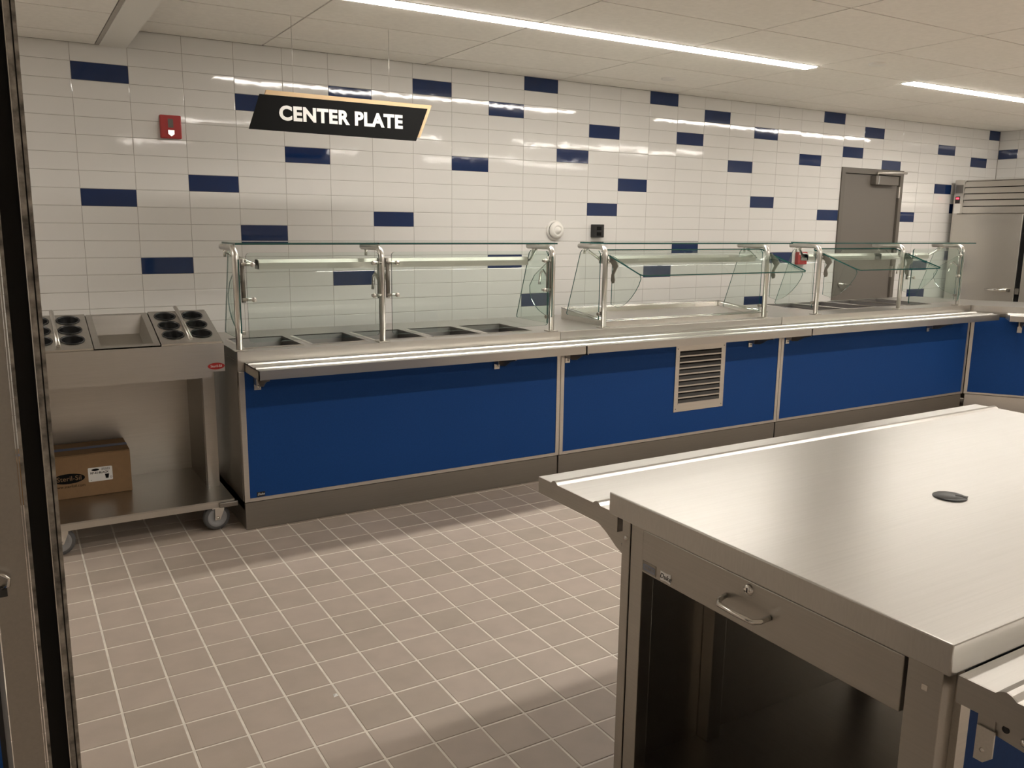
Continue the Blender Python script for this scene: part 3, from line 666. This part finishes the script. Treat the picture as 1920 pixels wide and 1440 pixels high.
bdg = MB().add([(.425+.040*math.cos(2*math.pi*k/28), -1.467, .842+.0165*math.sin(2*math.pi*k/28)) for k in range(28)], [tuple(range(28))], 'red_plastic').add([(.425+.040*math.cos(2*math.pi*k/28), -1.465, .842+.0165*math.sin(2*math.pi*k/28)) for k in range(28)], [tuple(reversed(range(28)))], 'red_plastic').build('maker_badge', ct, 'small red oval badge')
put_text('badge_lettering', bdg, 'Steril-Sil', .0165, 'white_letter', T(.425,-1.4673,.842) @ FACE_FRONT, depth=.0005)
# carcass
B('back_panel', ct, (CX0+.03,-.795,.158), (.40,-.789,.815), 'steel')
for xa, xb in ((CX0+.028, CX0+.034), (.398, .404)): B('end_panel', ct, (xa,-1.205,.158), (xb,-.789,.815), 'steel_dark')  # shade inside the cart put into the panels' darker steel
B('leg', ct, (.404,-1.215,.158), (.462,-1.205,.815), 'steel'); B('leg', ct, (CX0-.0,-1.215,.158), (CX0+.034,-1.205,.815), 'steel')
MB().prism([(-1.205,.158),(-1.205,.815),(-1.15,.815),(-1.19,.158)],0,.456,.462,'steel_side').build('leg_gusset', ct)
MB().box((CX0-.02,-1.475,.150),(.478,-.770,.158),'steel_top').box((CX0-.02,-1.475,.122),(.478,-1.469,.150),'steel').box((.472,-1.469,.122),(.478,-.776,.150),'steel_side').box((CX0-.02,-1.469,.122),(CX0-.014,-.776,.150),'steel_side').build('bottom_shelf', ct)
B('corner_bumper', ct, (.40,-1.492,.124), (.492,-1.476,.150), 'steel_dark', .004)
for x, y in ((.392,-1.440),(-.312,-1.440),(.392,-.84),(-.312,-.84)):
    MC = T(x, y, 0) @ Matrix.Rotation(R(8), 4, 'Z')
    wl = MB().lathe([(0,-.014),(.045,-.014),(.05,-.016),(.064,-.014),(.066,-.008),(.066,.008),(.064,.014),(.05,.016),(.045,.014),(0,.014)], (0, 0, .066), (0,1,0), 'rubber', 32).xf(MC).build('caster', ct)
    MB().lathe([(.05,.0145),(.047,.0165),(.034,.0175),(.032,.015),(0,.015)], (0, 0, .066), (0,-1,0), 'grey_plastic', 28).xf(MC).build('wheel_disc', wl)
    for q in (-1, 1): MB().prism([(-.014,.054),(.012,.054),(.034,.105),(.034,.122),(-.012,.122)], 1, q*.021-.0015, q*.021+.0015, 'chrome').xf(MC).build('fork', wl)
    MB().box((-.030,-.035,.1185),(.045,.035,.122),'chrome').xf(MC).build('top_plate', wl)
    MB().lathe([(0,.030),(.006,.030),(.008,.0225)], (0, 0, .066), (0,-1,0), 'chrome', 8).xf(MC).build('axle_nut', wl)
# cylinders standing in the racks (each can be lifted out)
cyl = MB().lathe([(0,-.115),(.043,-.115),(.0455,-.01),(.0465,.0062),(.0515,.0066),(.0525,.0085),(.051,.0105),(.047,.0100),(.0445,.004),(.0415,-.10),(0,-.10)], (0,0,0), (0,0,1), 'black', 32).mesh('flatware_cylinder')
for side, hs_ in (('left', hl), ('right', hr_)):
    for k, (hx, hy) in enumerate(hs_):
        o = bpy.data.objects.new('flatware_cylinder', cyl); COL.objects.link(o)
        o.matrix_world = MT @ T(hx, hy, .0)
        row = ('front', 'middle', 'back')[k % 3]; c_ = ('left', 'right')[k // 3]
        tag(o, f'empty black flatware cylinder, {row} of the {c_} column in the {side} rack', 'cylinder', 'black flatware cylinders in the cart')

# ---- cardboard box on the shelf
bx = thing('cardboard_box', 'brown cardboard carton with blue tape on the cart shelf', 'box', (-.21,-.95,.1585))
bx0, bx1, by0, by1, bz0, bz1 = -.47, .050, -1.088, -.812, .1585, .376
B('carton', bx, (bx0,by0,bz0), (bx1,by1,bz1), 'cardboard', .003)
MB().box((bx0,by0+.006,bz1),(bx1,(by0+by1)/2-.002,bz1+.003),'cardboard').box((bx0,(by0+by1)/2+.002,bz1),(bx1,by1-.006,bz1+.003),'cardboard').build('flap', bx)
B('tape', bx, (bx0-.0005,-.975,bz1+.003), (bx1+.001,-.925,bz1+.0038), 'tape_blue')
ox, oz = -.240, .262
ov = MB(); 
ov.add([(ox+.075*math.cos(2*math.pi*k/36), by0-.0006, oz+.026*math.sin(2*math.pi*k/36)) for k in range(36)], [tuple(range(36))], 'black_matte').build('printed_oval', bx)
put_text('printed_name', bx, 'Steril-Sil', .034, 'cardboard', T(ox+.004, by0-.0012, oz) @ FACE_FRONT, depth=.0004)
put_text('printed_address', bx, 'www.sterilsil.com', .0195, 'black_matte', T(ox+.004, by0-.0006, oz-.040) @ FACE_FRONT, depth=.0004)
lx0, lx1, lz0, lz1 = -.150, -.038, .232, .305
lb = MB().prism(rrect(lx0,lx1,lz0,lz1,.005), 1, by0-.0005, by0-.001, 'white_letter').build('shipping_label', bx, 'white printed label')
yy = by0-.0014
put_text('label_lettering', lb, 'RP-25-BLACK', .0145, 'black_matte', T(-.098, yy, .276) @ FACE_FRONT, depth=.0003, bold=.0003)
mb = MB(); mb.add([(-.116+.018*math.cos(2*math.pi*k/20), yy, .293+.0062*math.sin(2*math.pi*k/20)) for k in range(20)], [tuple(range(20))], 'black_matte'); mb.build('label_oval', lb)
mb = MB()
for k in range(14): mb.box((-.088+k*.0028, yy-.0001, .287), (-.088+k*.0028+(.0009,.0016,.0007)[k%3], yy, .300), 'black_matte')
mb.build('barcode', lb)
MB().prism([(-.074,.266),(-.054,.266),(-.058,.243),(-.070,.243)], 1, yy-.0001, yy, 'black_matte').build('cup_print', lb)
MB().lathe([(.005,0),(.0035,0)], (-.046, yy, .247), (0,-1,0), 'black_matte', 14).build('ring_print', lb); MB().lathe([(.0018,0),(0,0)], (-.138, yy, .241), (0,-1,0), 'black_matte', 8).build('dot_print', lb)

# ================================================================= REFRIGERATOR
rf = thing('refrigerator', 'tall stainless steel reach-in refrigerator with louvred top against the end wall', 'refrigerator', (9.0,-.75,0))
FX = 8.58; FY0, FY1 = -.055, -1.52
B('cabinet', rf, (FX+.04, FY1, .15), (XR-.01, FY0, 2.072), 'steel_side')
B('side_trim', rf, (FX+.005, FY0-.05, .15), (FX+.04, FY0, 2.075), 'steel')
B('control_panel', rf, (FX, -.165, 1.72), (FX+.03, FY0, 2.072), 'steel', .003)
for z in range(4):
    zt_ = 2.055 - z*.066
    MB().prism([(FX+.028, zt_), (FX-.004, zt_-.050), (FX-.004, zt_-.056), (FX+.028, zt_-.056)] if False else [(FX+.030, zt_), (FX+.002, zt_), (FX-.012, zt_-.056), (FX-.008, zt_-.058), (FX+.030, zt_-.050)], 1, -.172, FY1, 'steel').build('louvre', rf)
B('grille_back', rf, (FX+.026, FY1, 1.79), (FX+.034, -.165, 2.06), 'black_matte')
B('lower_band', rf, (FX, FY1, 1.725), (FX+.03, -.166, 1.79), 'steel')
B('name_plate', rf, (FX-.002, -.152, 1.935), (FX, -.070, 2.025), 'steel_dark')
dp_ = B('display', rf, (FX-.002, -.128, 1.828), (FX, -.074, 1.902), 'black'); B('digits', dp_, (FX-.003,-.118,1.872), (FX-.002,-.084,1.890), 'display_red', label='glowing red digits')
B('notice', rf, (FX-.001, -.140, 1.722), (FX, -.070, 1.825), 'white_paint')
for y0, y1 in ((FY0-.03, -.835), (-.885, FY1)):
    d_ = B('fridge_door', rf, (FX-.022, y1, .30), (FX+.03, y0, 1.712), 'steel', .006)
    if y0 > -.1:
        MB().box((FX-.06,-.79,.915),(FX-.022,-.765,.945),'steel_dark').tube([(FX-.055,-.775,.932),(FX-.065,-.66,.930),(FX-.06,-.54,.926)], .014, 'chrome', 10, rad=[.018,.014,.008]).build('handle', d_)
B('door_gap', rf, (FX-.005, -.884, .30), (FX+.02, -.836, 1.70), 'black_matte')
B('hinge', rf, (FX-.03,-.882,.895), (FX-.005,-.842,.955), 'steel_dark')
for x, y in ((8.66,-.14),(9.34,-.14),(8.66,-1.44),(9.34,-1.44)): MB().lathe([(0,.15),(.03,.15),(.022,.02),(.03,0),(0,0)], (x,y,0), (0,0,1), 'steel_dark', 12).build('foot', rf)

# ================================================================= SIGN
sg = thing('hanging_sign', 'black slanted CENTER PLATE sign with plywood backing hung from the ceiling', 'sign', (1.31,-.89,2.13))
MB().prism([(.844,2.221),(1.845,2.220),(1.768,2.029),(.779,2.035)][::-1], 1, -.892, -.88, 'black_matte').build('black_board', sg)
MB().prism([(.884,2.247),(1.878,2.243),(1.800,2.052),(.81,2.058)][::-1], 1, -.880, -.862, 'wood_ply').build('plywood_board', sg, 'pale plywood backing board')
put_text('lettering', sg, 'CENTER PLATE', .103, 'white_letter', T(1.312,-.8935,2.127) @ FACE_FRONT @ Matrix.Diagonal((1.0,1.0,1,1)), depth=.003, bold=.0042, space=1.07)
for x in (1.035, 1.607): MB().tube([(x,-.871,2.24),(x,-.871,ZC)], .0012, 'steel', 6).build('hanging_wire', sg)

# ================================================================= WALL DEVICES
fa = thing('fire_alarm_strobe', 'red fire alarm strobe high on the tiled wall above the cart', 'alarm', (.523,0,2.10))
MB().box((.462,-.034,2.034),(.585,-.001,2.172),'red_plastic',.006).build('housing', fa)
MB().prism([(.505,2.083),(.541,2.083),(.541,2.060),(.523,2.046),(.505,2.060)],1,-.040,-.034,'chrome').build('strobe_lens', fa)
B('dark_slot', fa, (.507,-.0355,2.098), (.537,-.034,2.150), 'frame_grey')
sm = thing('smoke_detector', 'round white smoke detector on the tiled wall above the left sneeze guard', 'detector', (3.372,0,1.50))
MB().lathe([(.078,.0),(.078,.012),(.066,.018)], (3.372,-.001,1.50), (0,-1,0), 'white_paint', 32).build('base_ring', sm)
MB().lathe([(.066,.018),(.064,.032),(.045,.046),(.038,.048),(.036,.040),(.026,.040),(.024,.056),(.0,.058)], (3.378,-.001,1.50), (0,-1,0), 'white_paint', 32).build('sensing_head', sm)
bk_ = thing('black_wall_box', 'small square black box on the tiled wall right of the smoke detector', 'wall box', (3.785,0,1.5))
MB().box((3.730,-.045,1.446),(3.835,-.001,1.552),'black',.004).build('housing', bk_)
for z in (1.475, 1.52): B('socket', bk_, (3.76,-.047,z-.014), (3.805,-.045,z+.014), 'black_matte')
ps = thing('fire_pull_station', 'red fire alarm pull station low beside the grey door', 'alarm', (6.25,0,1.25))
MB().box((6.185,-.04,1.195),(6.315,-.001,1.315),'red_plastic',.005).build('housing', ps)
B('pull_handle', ps, (6.232,-.056,1.238), (6.312,-.04,1.265), 'black', .004); B('label_bar', ps, (6.20,-.042,1.29), (6.30,-.04,1.305), 'white_letter')

# ================================================================= SHUTTER GUIDE at the left edge
sh = thing('shutter_guide_rail', 'worn steel shutter guide rail with a black slot along the left edge', 'guide rail', (-.44,-4.6,0))
yg = -4.60; xk = -.4435; H = 2.538
B('mounting_plate', sh, (-.4765, yg, .0), (xk, yg+.006, H), 'steel_side')
def strip(n, x0, x1, y0, m): return B(n, sh, (x0, y0, 0), (x1, yg+.006, H), m)
strip('inner_flange', xk+.0006, xk+.0024, yg-.004, 'steel_side'); strip('inner_flange', xk+.0034, xk+.0072, yg-.006, 'worn_steel')
B('slot_back', sh, (xk+.0072, yg+.035, 0), (xk+.0268, yg+.04, H), 'black_slot'); B('slot_wall', sh, (xk+.0060, yg+.006, 0), (xk+.0072, yg+.04, H), 'black_slot'); B('slot_wall', sh, (xk+.0268, yg+.006, 0), (xk+.028, yg+.04, H), 'black_slot')
strip('outer_flange', xk+.0268, xk+.0278, yg-.005, 'chrome'); strip('outer_flange', xk+.0278, xk+.0336, yg-.004, 'worn_steel'); strip('outer_flange', xk+.0336, xk+.0352, yg, 'black_slot'); strip('outer_flange', xk+.0352, xk+.0392, yg-.003, 'worn_steel')
MB().tube([(-.4765,yg-.002,1.128),(-.470,yg-.010,1.130),(-.4625,yg-.010,1.124),(-.4635,yg-.008,1.114),(-.470,yg-.002,1.110)], .0022, 'chrome', 8).build('latch_hook', sh)
B('latch_slot', sh, (-.4745, yg-.0006, 1.098), (-.4655, yg, 1.112), 'black_slot')
sh.location.x += .001; sh.rotation_euler = (0, .0030, 0)
pr_ = thing('shutter_pier', 'dark blue panelled pier behind the shutter rail', 'pier', (-.6,-4.5,0))
B('pier_core', pr_, (-.75, yg+.010, 0), (-.4795, yg+.16, H), 'black_slot'); B('blue_face', pr_, (-.75, yg+.004, 0), (-.4850, yg+.010, H), 'blue_panel')

# ================================================================= BITS ON THE FLOOR
o = MB().add([(.385,-3.235,.001),(.402,-3.232,.001),(.399,-3.218,.004),(.388,-3.216,.001),(.394,-3.226,.007)], [(0,1,4),(1,2,4),(2,3,4),(3,0,4),(0,3,2,1)], 'white_letter').build('paper_scrap')
tag(o, 'tiny white paper scrap lying on the floor tiles', 'litter')
